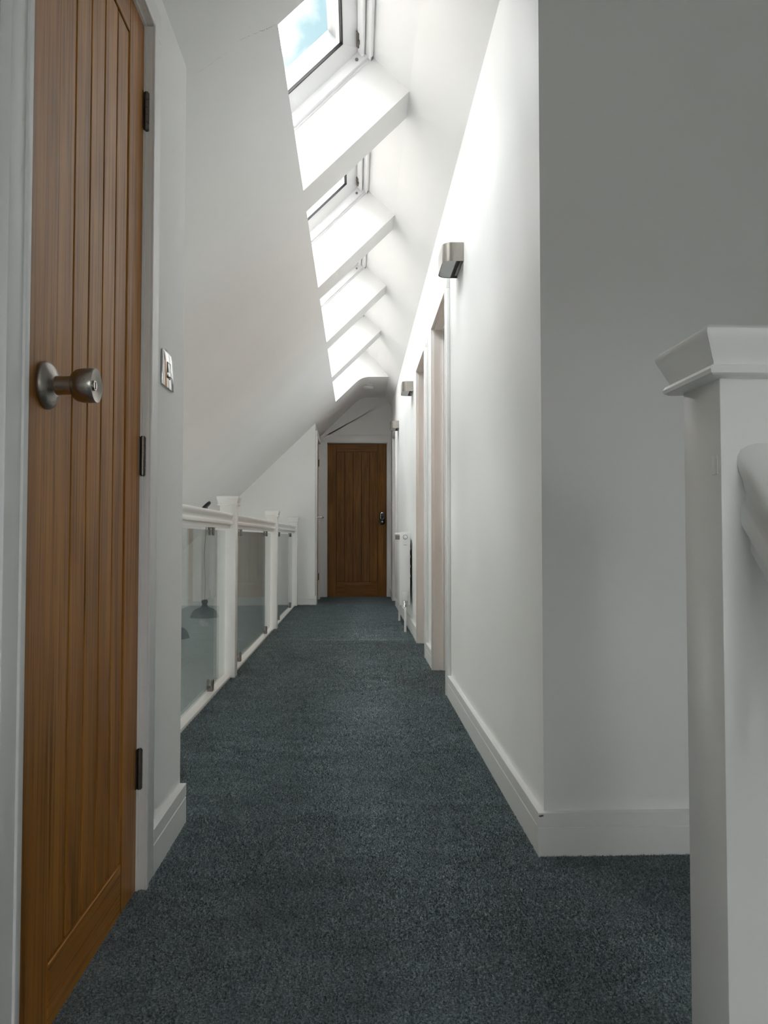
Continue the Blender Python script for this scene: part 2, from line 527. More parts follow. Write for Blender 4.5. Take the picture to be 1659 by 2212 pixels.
def rbox(mb, y0, y1, s0, s1, n0, n1):
    vs = [W(y, s, n) for n in (n0, n1) for (y, s) in ((y0, s0), (y1, s0), (y1, s1), (y0, s1))]
    return mb.add(vs, [(0,3,2,1),(4,5,6,7),(0,1,5,4),(1,2,6,5),(2,3,7,6),(3,0,4,7)])
def roof_window(name, label, y0, y1, s0, s1):
    wd = struct(empty(name), label, 'window')
    ring('frame', y0 - 0.004, y1 + 0.004, s0, s1, 0.028, 0.230, 0.278, 'window_white', wd, bevel=0.003)
    ring('frame_bead', y0, y1, s0 + 0.004, s1 - 0.004, 0.006, 0.221, 0.231, 'window_white', wd)
    ring('sash', y0 + 0.018, y1 - 0.018, s0 + 0.022, s1 - 0.022, 0.084, 0.273, 0.338, 'window_white', wd, n_in=0.314, bevel=0.003)
    ring('gasket', y0 + 0.100, y1 - 0.100, s0 + 0.104, s1 - 0.104, 0.008, 0.309, 0.321, 'rubber_black', wd)
    ring('glazing_bead', y0 + 0.100, y1 - 0.100, s0 + 0.104, s1 - 0.104, 0.010, 0.320, 0.344, 'window_white', wd)
    MBp = MB(); rbox(MBp, y0 + 0.104, y1 - 0.104, s0 + 0.108, s1 - 0.108, 0.338, 0.342)
    MBp.build('pane', 'pane_glass', wd)
    ring('cladding', y0 + 0.03, y1 - 0.03, s0 + 0.034, s1 - 0.034, 0.078, 0.345, 0.395, 'cladding_grey', wd)
    ch = MB(); rbox(ch, y0 + 0.03, y1 - 0.030, s1 - 0.052, s1 - 0.034, 0.240, 0.276)
    ch.build('blind_channel', 'window_white', wd, 0.007, 3)
    ch = MB(); rbox(ch, y0 + 0.03, y1 - 0.012, s1 - 0.030, s1 - 0.010, 0.212, 0.250)
    ch.build('blind_channel', 'window_white', wd, 0.006, 3)
    cl = MB(); rbox(cl, y1 - 0.034, y1 - 0.0115, s1 - 0.026, s1 - 0.014, 0.2108, 0.22)
    cl.build('channel_clip', 'screw_grey', wd)
    hg = MB(); rbox(hg, y1 - 0.17, y1 - 0.07, s1 - 0.056, s1 - 0.048, 0.262, 0.278)
    rbox(hg, y1 - 0.13, y1 - 0.10, s1 - 0.060, s1 - 0.046, 0.258, 0.266)
    hg.build('hinge', 'hinge_metal', wd, 0.002)
    p = W(y1 - 0.025, s1 - 0.075, 0.253)
    MB().lathe([(0.0075, 0.0), (0.0075, -0.003), (0.0055, -0.0035)], 20, p, 'y').build('screw', 'screw_grey', wd, smooth=40)
nth = ['nearest', 'second', 'third', 'fourth', 'farthest']
for i, (y0, y1) in enumerate(HOLES):
    roof_window('window_%d' % (i + 1), '%s white roof window of the row of skylights' % nth[i], y0, y1, -0.004, s_right(0.235) + 0.004)
for i, (y0, y1) in enumerate(LOWH):
    roof_window('window_%d' % (i + 8), '%s added unseen low roof window for fill light over the well' % ['near', 'middle', 'far'][i], y0, y1, LS0 - 0.004, LS1 + 0.004)

# stair window behind and the window of the storey below
def flat_window(name, label, axis, a, b, z, at, sgn):
    e = struct(empty(name), label, 'window')
    def q(u0, u1, v0, v1, d0, d1, nm, m):
        if axis == 'x': return bx(nm, (u0, u1, min(at + sgn*d0, at + sgn*d1), max(at + sgn*d0, at + sgn*d1), v0, v1), m, e)
        return bx(nm, (min(at + sgn*d0, at + sgn*d1), max(at + sgn*d0, at + sgn*d1), u0, u1, v0, v1), m, e)
    t = 0.06
    q(a, a + t, z[0], z[1], 0.05, 0.12, 'frame', 'window_white'); q(b - t, b, z[0], z[1], 0.05, 0.12, 'frame', 'window_white')
    q(a + t, b - t, z[0], z[0] + t, 0.05, 0.12, 'frame', 'window_white'); q(a + t, b - t, z[1] - t, z[1], 0.05, 0.12, 'frame', 'window_white')
    mid = (a + b) / 2
    q(mid - 0.03, mid + 0.03, z[0] + t, z[1] - t, 0.055, 0.115, 'mullion', 'window_white')
    q(a + t, mid - 0.03, z[0] + t, z[1] - t, 0.08, 0.084, 'pane', 'pane_glass'); q(mid + 0.03, b - t, z[0] + t, z[1] - t, 0.08, 0.084, 'pane', 'pane_glass')
flat_window('window_6', 'white framed landing window behind the viewpoint', 'x', SWX[0], SWX[1], SWZ, YB, -1)
flat_window('window_7', 'wide white window low in the outer wall of the well', 'y', 4.0, 6.4, (-2.0, -0.9), VX, -1)

# added unseen house block that screens low sky from the skylights
mat('blocker_brick', (0.42, 0.38, 0.34), 0.85)
nh = MB().box(-13.0, -9.0, -8.0, 20.0, LOW - 0.3, 6.4)
nh.xz([(-13.3, 6.3), (-8.7, 6.3), (-11.0, 10.2)], -8.3, 20.3)
struct(nh.build('wall_sky_blocker', 'blocker_brick'), 'added unseen house-shaped block screening the low sky', 'house')

# ------------------------------------------------------------------ skirting boards
BH, BT = 0.104, 0.017
def skirt_profile():
    return [(0, 0), (BT, 0), (BT, 0.0675), (BT - 0.003, 0.069), (BT - 0.003, 0.0705), (BT, 0.072), (BT, BH - 0.001), (BT - 0.001, BH), (0, BH)]
def skirt_y(mb, xw, sgn, y0, y1):
    mb.prism(skirt_profile(), lambda p, t: (xw + sgn * p[0], t, p[1]), y0, y1)
def skirt_x(mb, yw, sgn, x0, x1):
    mb.prism(skirt_profile(), lambda p, t: (t, yw + sgn * p[0], p[1]), x0, x1)
CW, CT = 0.066, 0.017                        # door casings
b = MB(); skirt_y(b, WX, -1, YC, OPA[0] - CW); skirt_y(b, WX, -1, OPA[1] + CW, OPB[0] - CW)
skirt_y(b, WX, -1, OPB[1] + CW, OPC[0] - CW); skirt_y(b, WX, -1, OPC[1] + CW, YE)
bb = struct(b.build('baseboard_right', 'trim_paint'), 'white grooved skirting along the right corridor wall', 'skirting')
MB().add([(WX - BT - 0.0006, YC - BT - 0.0006, 0.098), (WX - BT + 0.010, YC - BT - 0.0006, 0.1005), (WX - BT + 0.013, YC - BT - 0.0006, 0.097), (WX - BT + 0.004, YC - BT - 0.0006, 0.0945)], [(0, 1, 2, 3)]).build('chip', 'scuff', bb)
b = MB(); skirt_x(b, YC, -1, WX - BT, XR)
struct(b.build('baseboard_landing', 'trim_paint'), 'white grooved skirting on the wall behind the stair newel', 'skirting')
b = MB(); skirt_y(b, LX, 1, 1.713 + 0.07, 2.115); skirt_y(b, LX, 1, YB, 1.078 - CW)
struct(b.build('baseboard_left', 'trim_paint'), 'white grooved skirting under the light switch', 'skirting')
b = MB(); skirt_x(b, YF, -1, -0.662, -0.473 + BT); skirt_x(b, YF, -1, VX, -0.754); skirt_y(b, -0.473, 1, YF, OPD[0] - CW)
struct(b.build('baseboard_gallery', 'trim_paint'), 'white skirting at the foot of the wall past the last newel', 'skirting')

# ------------------------------------------------------------------ door casings (one per opening)
def casing(name, label, base, rz, w_, h_, depth, wl_=CW, wr_=CW, wt_=CW, stop=0.03):
    """local: x across the opening (0..w_), -y towards the corridor, wall face at y=0"""
    e = struct(empty(name, base, rz), label, 'door frame')
    parts = [((-wl_, 0.0), (0.0, h_)), ((w_, w_ + wr_), (0.0, h_)), ((-wl_, w_ + wr_), (h_, h_ + wt_))]
    for k, ((x0, x1), (z0, z1)) in enumerate(parts):
        mb = MB().box(x0, x1, -CT, 0.0, z0, z1)
        o = mb.build('casing', 'trim_paint', e, 0.003)
        d = 0.016
        if k == 0: mb2 = MB().box(x1 - d, x1, -CT - 0.004, -CT + 0.002, z0, z1 + d)
        elif k == 1: mb2 = MB().box(x0, x0 + d, -CT - 0.004, -CT + 0.002, z0, z1 + d)
        else: mb2 = MB().box(0, w_, -CT - 0.004, -CT + 0.002, z0, z0 + d)
        mb2.build('bead', 'trim_paint', o, 0.0018)
    t = 0.004
    MB().box(-0.02, t, -0.002, depth, 0, h_).build('jamb', 'trim_paint', e)
    MB().box(w_ - t, w_ + 0.02, -0.002, depth, 0, h_).build('jamb', 'trim_paint', e)
    MB().box(t, w_ - t, -0.002, depth, h_ - t, h_ + 0.02).build('jamb', 'trim_paint', e)
    if stop:
        MB().box(t, 0.016, stop, stop + 0.03, 0, h_ - t).build('stop', 'trim_paint', e, 0.001)
        MB().box(w_ - 0.016, w_ - t, stop, stop + 0.03, 0, h_ - t).build('stop', 'trim_paint', e, 0.001)
        MB().box(0.016, w_ - 0.016, stop, stop + 0.03, h_ - 0.016, h_ - t).build('stop', 'trim_paint', e, 0.001)
    return e
casing('trim_1', 'white frame of the near oak door on the left', (LX, 1.078, 0), R(90), 0.635, 1.919, 0.12, 0.062, 0.070, 0.066, stop=0.055)
casing('trim_2', 'white frame around the far oak door at the corridor end', (-0.385, YE, 0), 0, 0.783, 2.0, 0.1, 0.085, 0.052, 0.10, stop=0.062)
casing('trim_3', 'white frame of the oak door in the narrow side wall', (-0.473, OPD[0], 0), R(90), OPD[1] - OPD[0], 1.94, 0.12, stop=0.06)
casing('trim_4', 'white frame of the nearest opening in the right wall', (WX, OPA[1], 0), R(-90), OPA[1] - OPA[0], OH, 0.12, stop=0.045)
casing('trim_5', 'white frame of the middle opening in the right wall', (WX, OPB[1], 0), R(-90), OPB[1] - OPB[0], OH, 0.12, stop=0.045)
casing('trim_6', 'white frame of the farthest opening in the right wall', (WX, OPC[1], 0), R(-90), OPC[1] - OPC[0], OH, 0.12, stop=0.045)

# ------------------------------------------------------------------ boarded oak doors
def door(name, label, base, rz, w_, h_, sl, sr, rt, rb, nb=5, hinge_side=None, hinge_z=(), wood='oak'):
    """local: x across 0..w_, front face at y=0 looking to -y"""
    e = struct(empty(name, base, rz), label, 'door')
    T = 0.040; g = 0.0026; z0 = 0.0005
    MB().box(0.002, w_ - 0.002, 0.006, T, z0 + 0.002, h_ - 0.002).build('core', 'oak_core', e)
    def pl(nm, x0, x1, za, zb, m, rec=0.0):
        o = MB().box(x0, x1, rec, T - 0.006, za, zb).build(nm, m, e, 0.0016, 1)
        return o
    pl('stile', 0, sl - g/2, z0, h_, wood); pl('stile', w_ - sr + g/2, w_, z0, h_, wood)
    pl('rail', sl + g/2, w_ - sr - g/2, h_ - rt, h_, wood + '_cross'); pl('rail', sl + g/2, w_ - sr - g/2, z0, rb, wood + '_cross')
    bw = (w_ - sl - sr) / nb
    for i in range(nb):
        pl('board', sl + i * bw + g, sl + (i + 1) * bw - g, rb + g, h_ - rt - g, wood, 0.0025)
    if hinge_side is not None:
        for z in hinge_z:
            hx = w_ + 0.001 if hinge_side > 0 else -0.001
            h = MB()
            for k in range(5):
                h.lathe([(0.0062, z + k * 0.017), (0.0062, z + k * 0.017 + 0.0162)], 14, (hx, -0.006, 0))
            h.lathe([(0.0045, z - 0.002), (0.0045, z + 0.087)], 12, (hx, -0.006, 0))
            h.box(hx - 0.012, hx, -0.002, 0.004, z, z + 0.085)
            h.box(hx - 0.0005, hx + 0.0015, -0.006, 0.010, z, z + 0.085)
            h.build('hinge', 'hinge_metal', e, smooth=40)
    return e
d1 = door('door_1', 'boarded oak door with round knob, near left', (-0.478, 1.082, 0), R(90), 0.628, 1.914, 0.153, 0.105, 0.082, 0.102, 5, 1, (1.678, 0.903, 0.220))
# knob: rose, neck and cup shaped grip with lock cylinder
kb = empty('door_knob', (0.108, 0, 0.999), 0, d1)
MB().lathe([(0.0365, 0.0), (0.0370, -0.004), (0.0350, -0.008), (0.0300, -0.0125), (0.0180, -0.017), (0.0150, -0.0185)], 48, (0, 0, 0), 'y').build('rose', 'nickel', kb, smooth=35)
MB().lathe([(0.0150, -0.016), (0.0142, -0.030), (0.0148, -0.044)], 36, (0, 0, 0), 'y').build('neck', 'nickel', kb, smooth=35)
MB().lathe([(0.0150, -0.042), (0.0205, -0.0445), (0.0245, -0.050), (0.0262, -0.058), (0.0266, -0.068), (0.0266, -0.0775), (0.0258, -0.0785), (0.0235, -0.0780), (0.0160, -0.0750), (0.0085, -0.0735), (0.0010, -0.0735)], 48, (0, 0, 0), 'y').build('grip', 'nickel', kb, smooth=50)
cy_ = MB().lathe([(0.0080, -0.0725), (0.0080, -0.0760), (0.0072, -0.0768), (0.001, -0.0768)], 24, (0, 0, 0), 'y').build('lock_cylinder', 'chrome', kb, smooth=40)
MB().box(-0.0012, 0.0012, -0.0772, -0.0766, -0.0055, 0.0055).build('keyway', 'dark_recess', kb)

d2 = door('door_2', 'boarded oak door with shade in its colour at the end of the corridor', (-0.376, YE + 0.020, 0), 0, 0.766, 1.992, 0.117, 0.113, 0.105, 0.195, 5, wood='dark_oak')
lc = empty('door_lock', (0.766 - 0.055, 0, 1.018), 0, d2)
MB().xz([(0.033 * math.cos(a) , 0.050 * (1 if math.sin(a) > 0 else -1) + 0.033 * math.sin(a)) for a in [2 * math.pi * (k + 0.5) / 32 for k in range(32)]], -0.018, 0.0).build('escutcheon', 'lock_black', lc, 0.003)
MB().xz([(0.026 * math.cos(a), 0.032 + (0.020 if math.sin(a) > 0 else -0.020) + 0.026 * math.sin(a)) for a in [2 * math.pi * (k + 0.5) / 28 for k in range(28)]], -0.024, -0.016).build('bezel', 'chrome', lc, 0.002)
MB().xz([(0.021 * math.cos(a), 0.032 + (0.018 if math.sin(a) > 0 else -0.018) + 0.021 * math.sin(a)) for a in [2 * math.pi * (k + 0.5) / 28 for k in range(28)]], -0.0255, -0.020).build('keypad', 'lock_black', lc, 0.001)
MB().lathe([(0.016, -0.016), (0.016, -0.030), (0.010, -0.045), (0.011, -0.052), (0.002, -0.054)], 24, (0, 0, -0.045), 'y').build('thumb_turn', 'chrome', lc, smooth=40)

d3 = door('door_3', 'oak door seen edge on in the narrow side wall with a lever handle', (-0.478, OPD[0] + 0.004, 0), R(90), OPD[1] - OPD[0] - 0.008, 1.935, 0.11, 0.11, 0.10, 0.19, 5, 1, (1.66, 0.24))
lv = empty('lever_handle', (0.055, 0, 1.005), 0, d3)
MB().lathe([(0.025, 0.0), (0.025, -0.008), (0.022, -0.010)], 28, (0, 0, 0), 'y').build('rose', 'chrome', lv, smooth=40)
MB().tube([(0, -0.006, 0), (0, -0.066, 0), (0.006, -0.078, 0), (0.020, -0.083, 0), (0.11, -0.083, 0)], 0.009, 14).build('lever', 'chrome', lv, smooth=50)
MB().box(-0.022, 0.022, -0.010, 0.0, -0.115, -0.035).build('escutcheon', 'hinge_metal', lv, 0.004)

for nm, o, lab in (('door_4', OPA, 'closed oak door deep in the nearest right opening'), ('door_5', OPB, 'closed oak door deep in the middle right opening'), ('door_6', OPC, 'closed oak door deep in the farthest right opening')):
    door(nm, lab, (WX + 0.078, o[1] - 0.005, 0), R(-90), o[1] - o[0] - 0.010, OH - 0.006, 0.10, 0.10, 0.10, 0.19, 5)

# ------------------------------------------------------------------ gallery balustrade
def rings_mesh(rs, cx, cy):
    """stack of square rings (half width, z) closed at both ends"""
    mb = MB(); vs = []; fs = []
    for hw, z in rs:
        vs += [(cx - hw, cy - hw, z), (cx + hw, cy - hw, z), (cx + hw, cy + hw, z), (cx - hw, cy + hw, z)]
    for j in range(len(rs) - 1):
        for i in range(4):
            k = (i + 1) % 4
            fs.append((4*j+i, 4*j+k, 4*j+4+k, 4*j+4+i))
    fs.append((0, 1, 2, 3)); n = 4 * (len(rs) - 1); fs.append((n, n+1, n+2, n+3))
    return mb.add(vs, fs)
def cap_rings(hw, zt, k=1.0):
    """moulded square cap: bead, slanted side, rounded crown; top at zt"""
    z = zt - 0.054
    pr = [(0.001, 0.0), (0.010, 0.0005), (0.0135, 0.003), (0.0145, 0.007), (0.0125, 0.011), (0.0095, 0.0125),
          (0.0095, 0.015), (0.0115, 0.020), (0.0150, 0.030), (0.0180, 0.038), (0.0195, 0.043), (0.0190, 0.0475), (0.0160, 0.0515), (0.0105, 0.0535), (0.001, 0.054)]
    return [(hw + a * k, z + b) for a, b in pr]
def newel(parent, cx, cy, hw, zt, zb=0.0, k=0.8):
    p = bx('newel_post', (cx - hw, cx + hw, cy - hw, cy + hw, zb, zt - 0.050), 'rail_paint', parent, 0.002)
    cpo = rings_mesh(cap_rings(hw, zt, k), cx, cy).build('newel_cap', 'rail_paint', p, smooth=32)
    return p
RAILP = [(-0.027, 0.0), (-0.028, 0.003), (-0.028, 0.012), (-0.0265, 0.016), (-0.0225, 0.020), (-0.0220, 0.026), (-0.0245, 0.033), (-0.0290, 0.041), (-0.0315, 0.048), (-0.0310, 0.054), (-0.0270, 0.059), (-0.017, 0.0625), (-0.006, 0.064)]
RAILP = RAILP + [(-a, b_) for a, b_ in RAILP[::-1]]
bal = tag(empty('balustrade', (-0.708, 5.4, 0)), 'white painted balustrade with three newels and glass panels along the gallery', 'balustrade')
def keep(o): return o
root_bal = bal
bal.location = (0, 0, 0)
XC = -0.708
NY = [4.255 + 0.044, 6.47 + 0.044, 8.70]
for y in NY:
    newel(bal, XC, y, 0.044, 0.996)
spans = [(2.116, NY[0] - 0.044), (NY[0] + 0.044, NY[1] - 0.044), (NY[1] + 0.044, NY[2] - 0.044)]
for k, (a, b_) in enumerate(spans):
    MB().prism([(XC + u, 0.838 + v) for u, v in RAILP], lambda p, t: (p[0], t, p[1]), a, b_).build('handrail', 'rail_paint', bal, smooth=38)
    bx('fillet', (XC - 0.014, XC + 0.014, a, b_, 0.817, 0.839), 'trim_paint', bal)
    bx('base_rail', (XC - 0.036, XC + 0.021, a, b_, -0.02, 0.014), 'rail_paint', bal, 0.003)
    ga, gb = a + 0.035, b_ - 0.035
    MB().box(XC - 0.014, XC - 0.006, ga, gb, 0.030, 0.805).build('glass_panel', 'balustrade_glass', bal)
    ycl = [(2.55, 3.83), (4.74, 6.10), (7.10, 8.33)][k]
    for yc in ycl:
        for up in (False, True):
            zc = 0.835 if up else 0.0135
            sg = -1 if up else 1
            # forked clamp: foot, two prongs hugging the glass
            f_ = MB()
            def pr(x0, x1, y0, y1, z0, z1): f_.box(x0, x1, y0, y1, min(zc + sg*z0, zc + sg*z1), max(zc + sg*z0, zc + sg*z1))
            pr(XC - 0.024, XC + 0.006, yc - 0.018, yc + 0.018, 0, 0.022)
            for xa, xb in ((XC - 0.024, XC - 0.0145), (XC - 0.0055, XC + 0.006)):
                # rounded prong
                pts = []
                for q in range(9):
                    an = math.pi * q / 8
                    pts.append((yc + 0.018 * math.cos(an), 0.040 + 0.018 * math.sin(an)))
                pts = [(yc + 0.018, 0.020)] + pts + [(yc - 0.018, 0.020)]
                f_.prism([(py, zc + sg * pz) for py, pz in pts], lambda p, t: (t, p[0], p[1]), xa, xb)
            f_.build('glass_clip', 'clip_metal', bal, 0.0012, 1)

# ------------------------------------------------------------------ stair newel and rail close to the camera
sn = tag(empty('stair_newel', (0, 0, 0)), 'large white newel post and sloping stair handrail in the right foreground', 'newel post')
SNX, SNY, SNH = 0.425, 0.832, 0.045
newel(sn, SNX, SNY, SNH, 0.986, -0.3, 1.2)
ang = R(42)
def sw(p, t):                                # rail swept down and towards the camera
    return (SNX + p[0], SNY - SNH - t * math.cos(ang), 0.778 + p[1] / math.cos(ang) - t * math.sin(ang))
SR = [(u * 0.88, v) for u, v in RAILP]
MB().prism(SR, sw, 0.0, 2.2).build('stair_handrail', 'rail_paint', sn, smooth=38)
MB().prism([(-0.015, -0.020), (0.015, -0.020), (0.015, 0.002), (-0.015, 0.002)], sw, 0.0, 2.2).build('fillet', 'trim_paint', sn)
MB().prism([(-0.02, 0.0), (0.02, 0.0), (0.02, 0.26), (-0.02, 0.26)], lambda p, t: (SNX + p[0], SNY - SNH - t * math.cos(ang), -0.10 + p[1] - t * math.sin(ang)), 0.0, 2.6).build('string', 'trim_paint', sn)
MB().box(-0.0006, 0.0004, -0.006, 0.006, -0.010, 0.010).build('paint_blister', 'rail_paint', sn, 0.0003).location = (SNX - SNH, 0.80, 0.842)
# stair flight going down behind the newel
st = MB()
for k in range(12):
    y1_ = 0.86 - k * 0.235
    z1_ = -0.20 * (k + 1)
    st.box(0.46, XR, y1_ - 0.235, y1_, z1_ - 0.2, z1_)
struct(st.build('stairs', 'carpet'), 'carpeted stair flight going down beside the landing', 'stairs')
struct(bx('wall_stringer', (0.40, 0.46, YB, 0.79, LOW, -0.02), 'wall_paint'), 'white wall below the landing edge beside the stair', 'wall')

# ------------------------------------------------------------------ wall lamps
def lamp(label, y0):
    e = tag(empty('wall_lamp', (WX, y0 + 0.11, 1.982)), label, 'wall lamp', 'brushed metal wall lamps along the corridor')
    L_, Pj, r = 0.110, 0.090, 0.042
    pts = [(0, L_)]
    for cxy, a0 in (((-(Pj - r), L_ - r), 90), ((-(Pj - r), -(L_ - r)), 180)):
        for k in range(9):
            a = R(a0 + k * 90 / 8)
            pts.append((cxy[0] + r * math.cos(a), cxy[1] + r * math.sin(a)))
    pts.append((0, -L_))
    t = 0.0025
    inn = [(0, L_ - t)]
    for cxy, a0 in (((-(Pj - r), L_ - r), 90), ((-(Pj - r), -(L_ - r)), 180)):
        for k in range(9):
            a = R(a0 + k * 90 / 8)
            inn.append((cxy[0] + (r - t) * math.cos(a), cxy[1] + (r - t) * math.sin(a)))
    inn.append((0, -(L_ - t)))
    mb = MB(); n = len(pts)
    vs = [(x, y, z) for z in (-0.040, 0.040) for x, y in pts] + [(x, y, z) for z in (-0.040, 0.040) for x, y in inn]
    fs = []
    for i in range(n - 1):
        fs += [(i, i+1, n+i+1, n+i), (2*n+i, 2*n+i+1, 3*n+i+1, 3*n+i), (i, i+1, 2*n+i+1, 2*n+i), (n+i, n+i+1, 3*n+i+1, 3*n+i)]
    mb.add(vs, fs).build('shade', 'nickel', e, smooth=28)
    MB().box(-0.014, 0, -0.100, 0.100, -0.034, 0.034).build('back_plate', 'clip_metal', e, 0.002)
    dif = [(x * 0.985 if x < -0.03 else -0.030, y * 0.985) for x, y in inn if x < -0.02]
    MB().xy([(-0.032, inn[0][1] * 0.985)] + [(x, y) for x, y in dif] + [(-0.032, -inn[0][1] * 0.985)], -0.0385, -0.0355).build('lower_glass', 'diffuser_grey', e)
    MB().xy([(-0.032, inn[0][1] * 0.985)] + [(x, y) for x, y in dif] + [(-0.032, -inn[0][1] * 0.985)], 0.0355, 0.0385).build('upper_glass', 'diffuser_grey', e)
lamp('brushed metal wall lamp nearest the camera, above the first doorway', 3.215)
lamp('middle brushed metal wall lamp, above the radiator', 6.115)
lamp('small farthest brushed metal wall lamp, by the last doorway', 8.20)

# ------------------------------------------------------------------ light switch
sw_e = tag(empty('light_switch', (LX, 1.926, 1.182)), 'polished metal rocker light switch on the wall beside the near door', 'light switch')
MB().box(0, 0.0055, -0.056, 0.056, -0.044, 0.044).build('plate', 'chrome', sw_e, 0.0022, 3)
MB().box(0.005, 0.0065, -0.016, 0.016, -0.020, 0.020).build('surround', 'lock_black', sw_e)
MB().prism([(0.0055, -0.017), (0.0115, -0.017), (0.0085, 0.0), (0.0115 - 0.0045, 0.017), (0.0055, 0.017)], lambda p, t: (p[0], t, p[1]), -0.011, 0.011).build('rocker', 'chrome', sw_e, 0.001)

# ------------------------------------------------------------------ radiator
RY0, RY1, RZ0, RZ1 = 6.25, 7.06, 0.218, 0.812
RXF, RXB = 0.352, 0.437
rad = tag(empty('radiator', (0.395, RY0, 0)), 'white panel radiator with valve under the middle wall lamp', 'radiator')
rad.location = (0, 0, 0)
bx('front_panel', (RXF, RXF + 0.014, RY0 + 0.012, RY1 - 0.012, RZ0 + 0.01, RZ1 - 0.062), 'radiator_white', rad, 0.004, 3)
bx('top_band', (RXF + 0.003, RXF + 0.012, RY0 + 0.012, RY1 - 0.012, RZ1 - 0.062, RZ1 - 0.024), 'band_oak_reflect', rad)
bx('top_lip', (RXF, RXF + 0.014, RY0 + 0.012, RY1 - 0.012, RZ1 - 0.026, RZ1 - 0.012), 'radiator_white', rad, 0.003, 2)
bx('rear_panel', (RXB - 0.014, RXB, RY0 + 0.012, RY1 - 0.012, RZ0 + 0.01, RZ1 - 0.012), 'radiator_white', rad, 0.004, 2)
for a in (RY0, RY1 - 0.010):
    sp = bx('end_panel', (RXF, RXB, a, a + 0.010, RZ0, RZ1), 'radiator_white', rad, 0.003, 2)
    if a == RY0:
        pg = MB().lathe([(0.019, -0.001), (0.019, 0.002)], 28, (0.397, a - 0.001, RZ1 - 0.040), 'y').build('plug_ring', 'screw_grey', sp, smooth=40)
        MB().lathe([(0.0155, 0.0), (0.0150, -0.005), (0.009, -0.007), (0.008, -0.009), (0.001, -0.009)], 28, (0.397, a - 0.0015, RZ1 - 0.040), 'y').build('vent_plug', 'radiator_white', sp, smooth=40)
        MB().box(0.382, 0.412, a - 0.0006, a + 0.001, RZ1 - 0.107, RZ1 - 0.104).build('slot', 'screw_grey', sp)
for k in range(16):
    y = RY0 + 0.035 + k * (RY1 - RY0 - 0.07) / 15
    bx('grille_bar', (RXF + 0.012, RXB - 0.012, y - 0.006, y + 0.006, RZ1 - 0.014, RZ1 - 0.010), 'radiator_white', rad)
for k in range(20):
    y = RY0 + 0.03 + k * (RY1 - RY0 - 0.06) / 19
    bx('fin', (RXF + 0.016, RXB - 0.016, y - 0.001, y + 0.001, RZ0 + 0.03, RZ1 - 0.03), 'radiator_white', rad)
for y in (RY0 + 0.10, RY1 - 0.12):
    bk = bx('bracket', (RXB, WX, y, y + 0.03, RZ0 + 0.20, RZ1 - 0.14), 'dark_recess', rad)
    for z in (0.44, 0.52, 0.60, 0.66):
        bx('bracket_clip', (RXB + 0.001, RXB + 0.010, y - 0.008, y, z, z + 0.022), 'white_plastic', bk)
vx, vy = 0.396, RY0 - 0.016
vl = empty('valve', (vx, vy, 0), 0, rad)
MB().lathe([(0.019, 0.258), (0.0205, 0.262), (0.0205, 0.285), (0.0215, 0.288), (0.0215, 0.315), (0.0195, 0.330), (0.017, 0.334), (0.002, 0.3345)], 28).build('thermostat_head', 'white_plastic', vl, smooth=40)
for k in range(12):
    a = 2 * math.pi * k / 12
    o = MB().box(0.0205, 0.0232, -0.0022, 0.0022, 0.300, 0.330).build('rib', 'white_plastic', vl, 0.0008, 1)
    o.rotation_euler = (0, 0, a)
MB().lathe([(0.0115, 0.205), (0.0150, 0.207), (0.0150, 0.222), (0.0120, 0.225), (0.0120, 0.240), (0.0165, 0.242), (0.0165, 0.256), (0.012, 0.258)], 24).build('valve_body', 'chrome', vl, smooth=40)
MB().lathe([(0.010, 0.0), (0.0135, 0.004), (0.0135, 0.020), (0.010, 0.024)], 20, (0, 0.0, 0.232), 'y').build('union', 'chrome', vl, smooth=40)
MB().tube([(0, 0, -0.012), (0, 0, 0.206)], 0.0095, 16).build('pipe', 'white_plastic', vl, smooth=50)
MB().tube([(vx, RY1 + 0.03, -0.012), (vx, RY1 + 0.03, 0.20), (vx, RY1 + 0.02, 0.235), (vx, RY1 - 0.01, 0.245)], 0.0095, 16).build('return_pipe', 'white_plastic', rad, smooth=50)

# ------------------------------------------------------------------ smoke detector
sd = tag(empty('smoke_detector', (0.134, 9.16, SOFF)), 'round white smoke detector on the soffit before the far door', 'smoke detector')
MB().lathe([(0.070, 0.0), (0.070, -0.008), (0.066, -0.010)], 40).build('base', 'white_plastic', sd, smooth=40)
MB().lathe([(0.060, -0.009), (0.060, -0.016)], 40).build('vent_gap', 'screw_grey', sd, smooth=40)
MB().lathe([(0.069, -0.015), (0.070, -0.020), (0.069, -0.034), (0.060, -0.042), (0.030, -0.046), (0.002, -0.046)], 40).build('cover', 'white_plastic', sd, smooth=40)

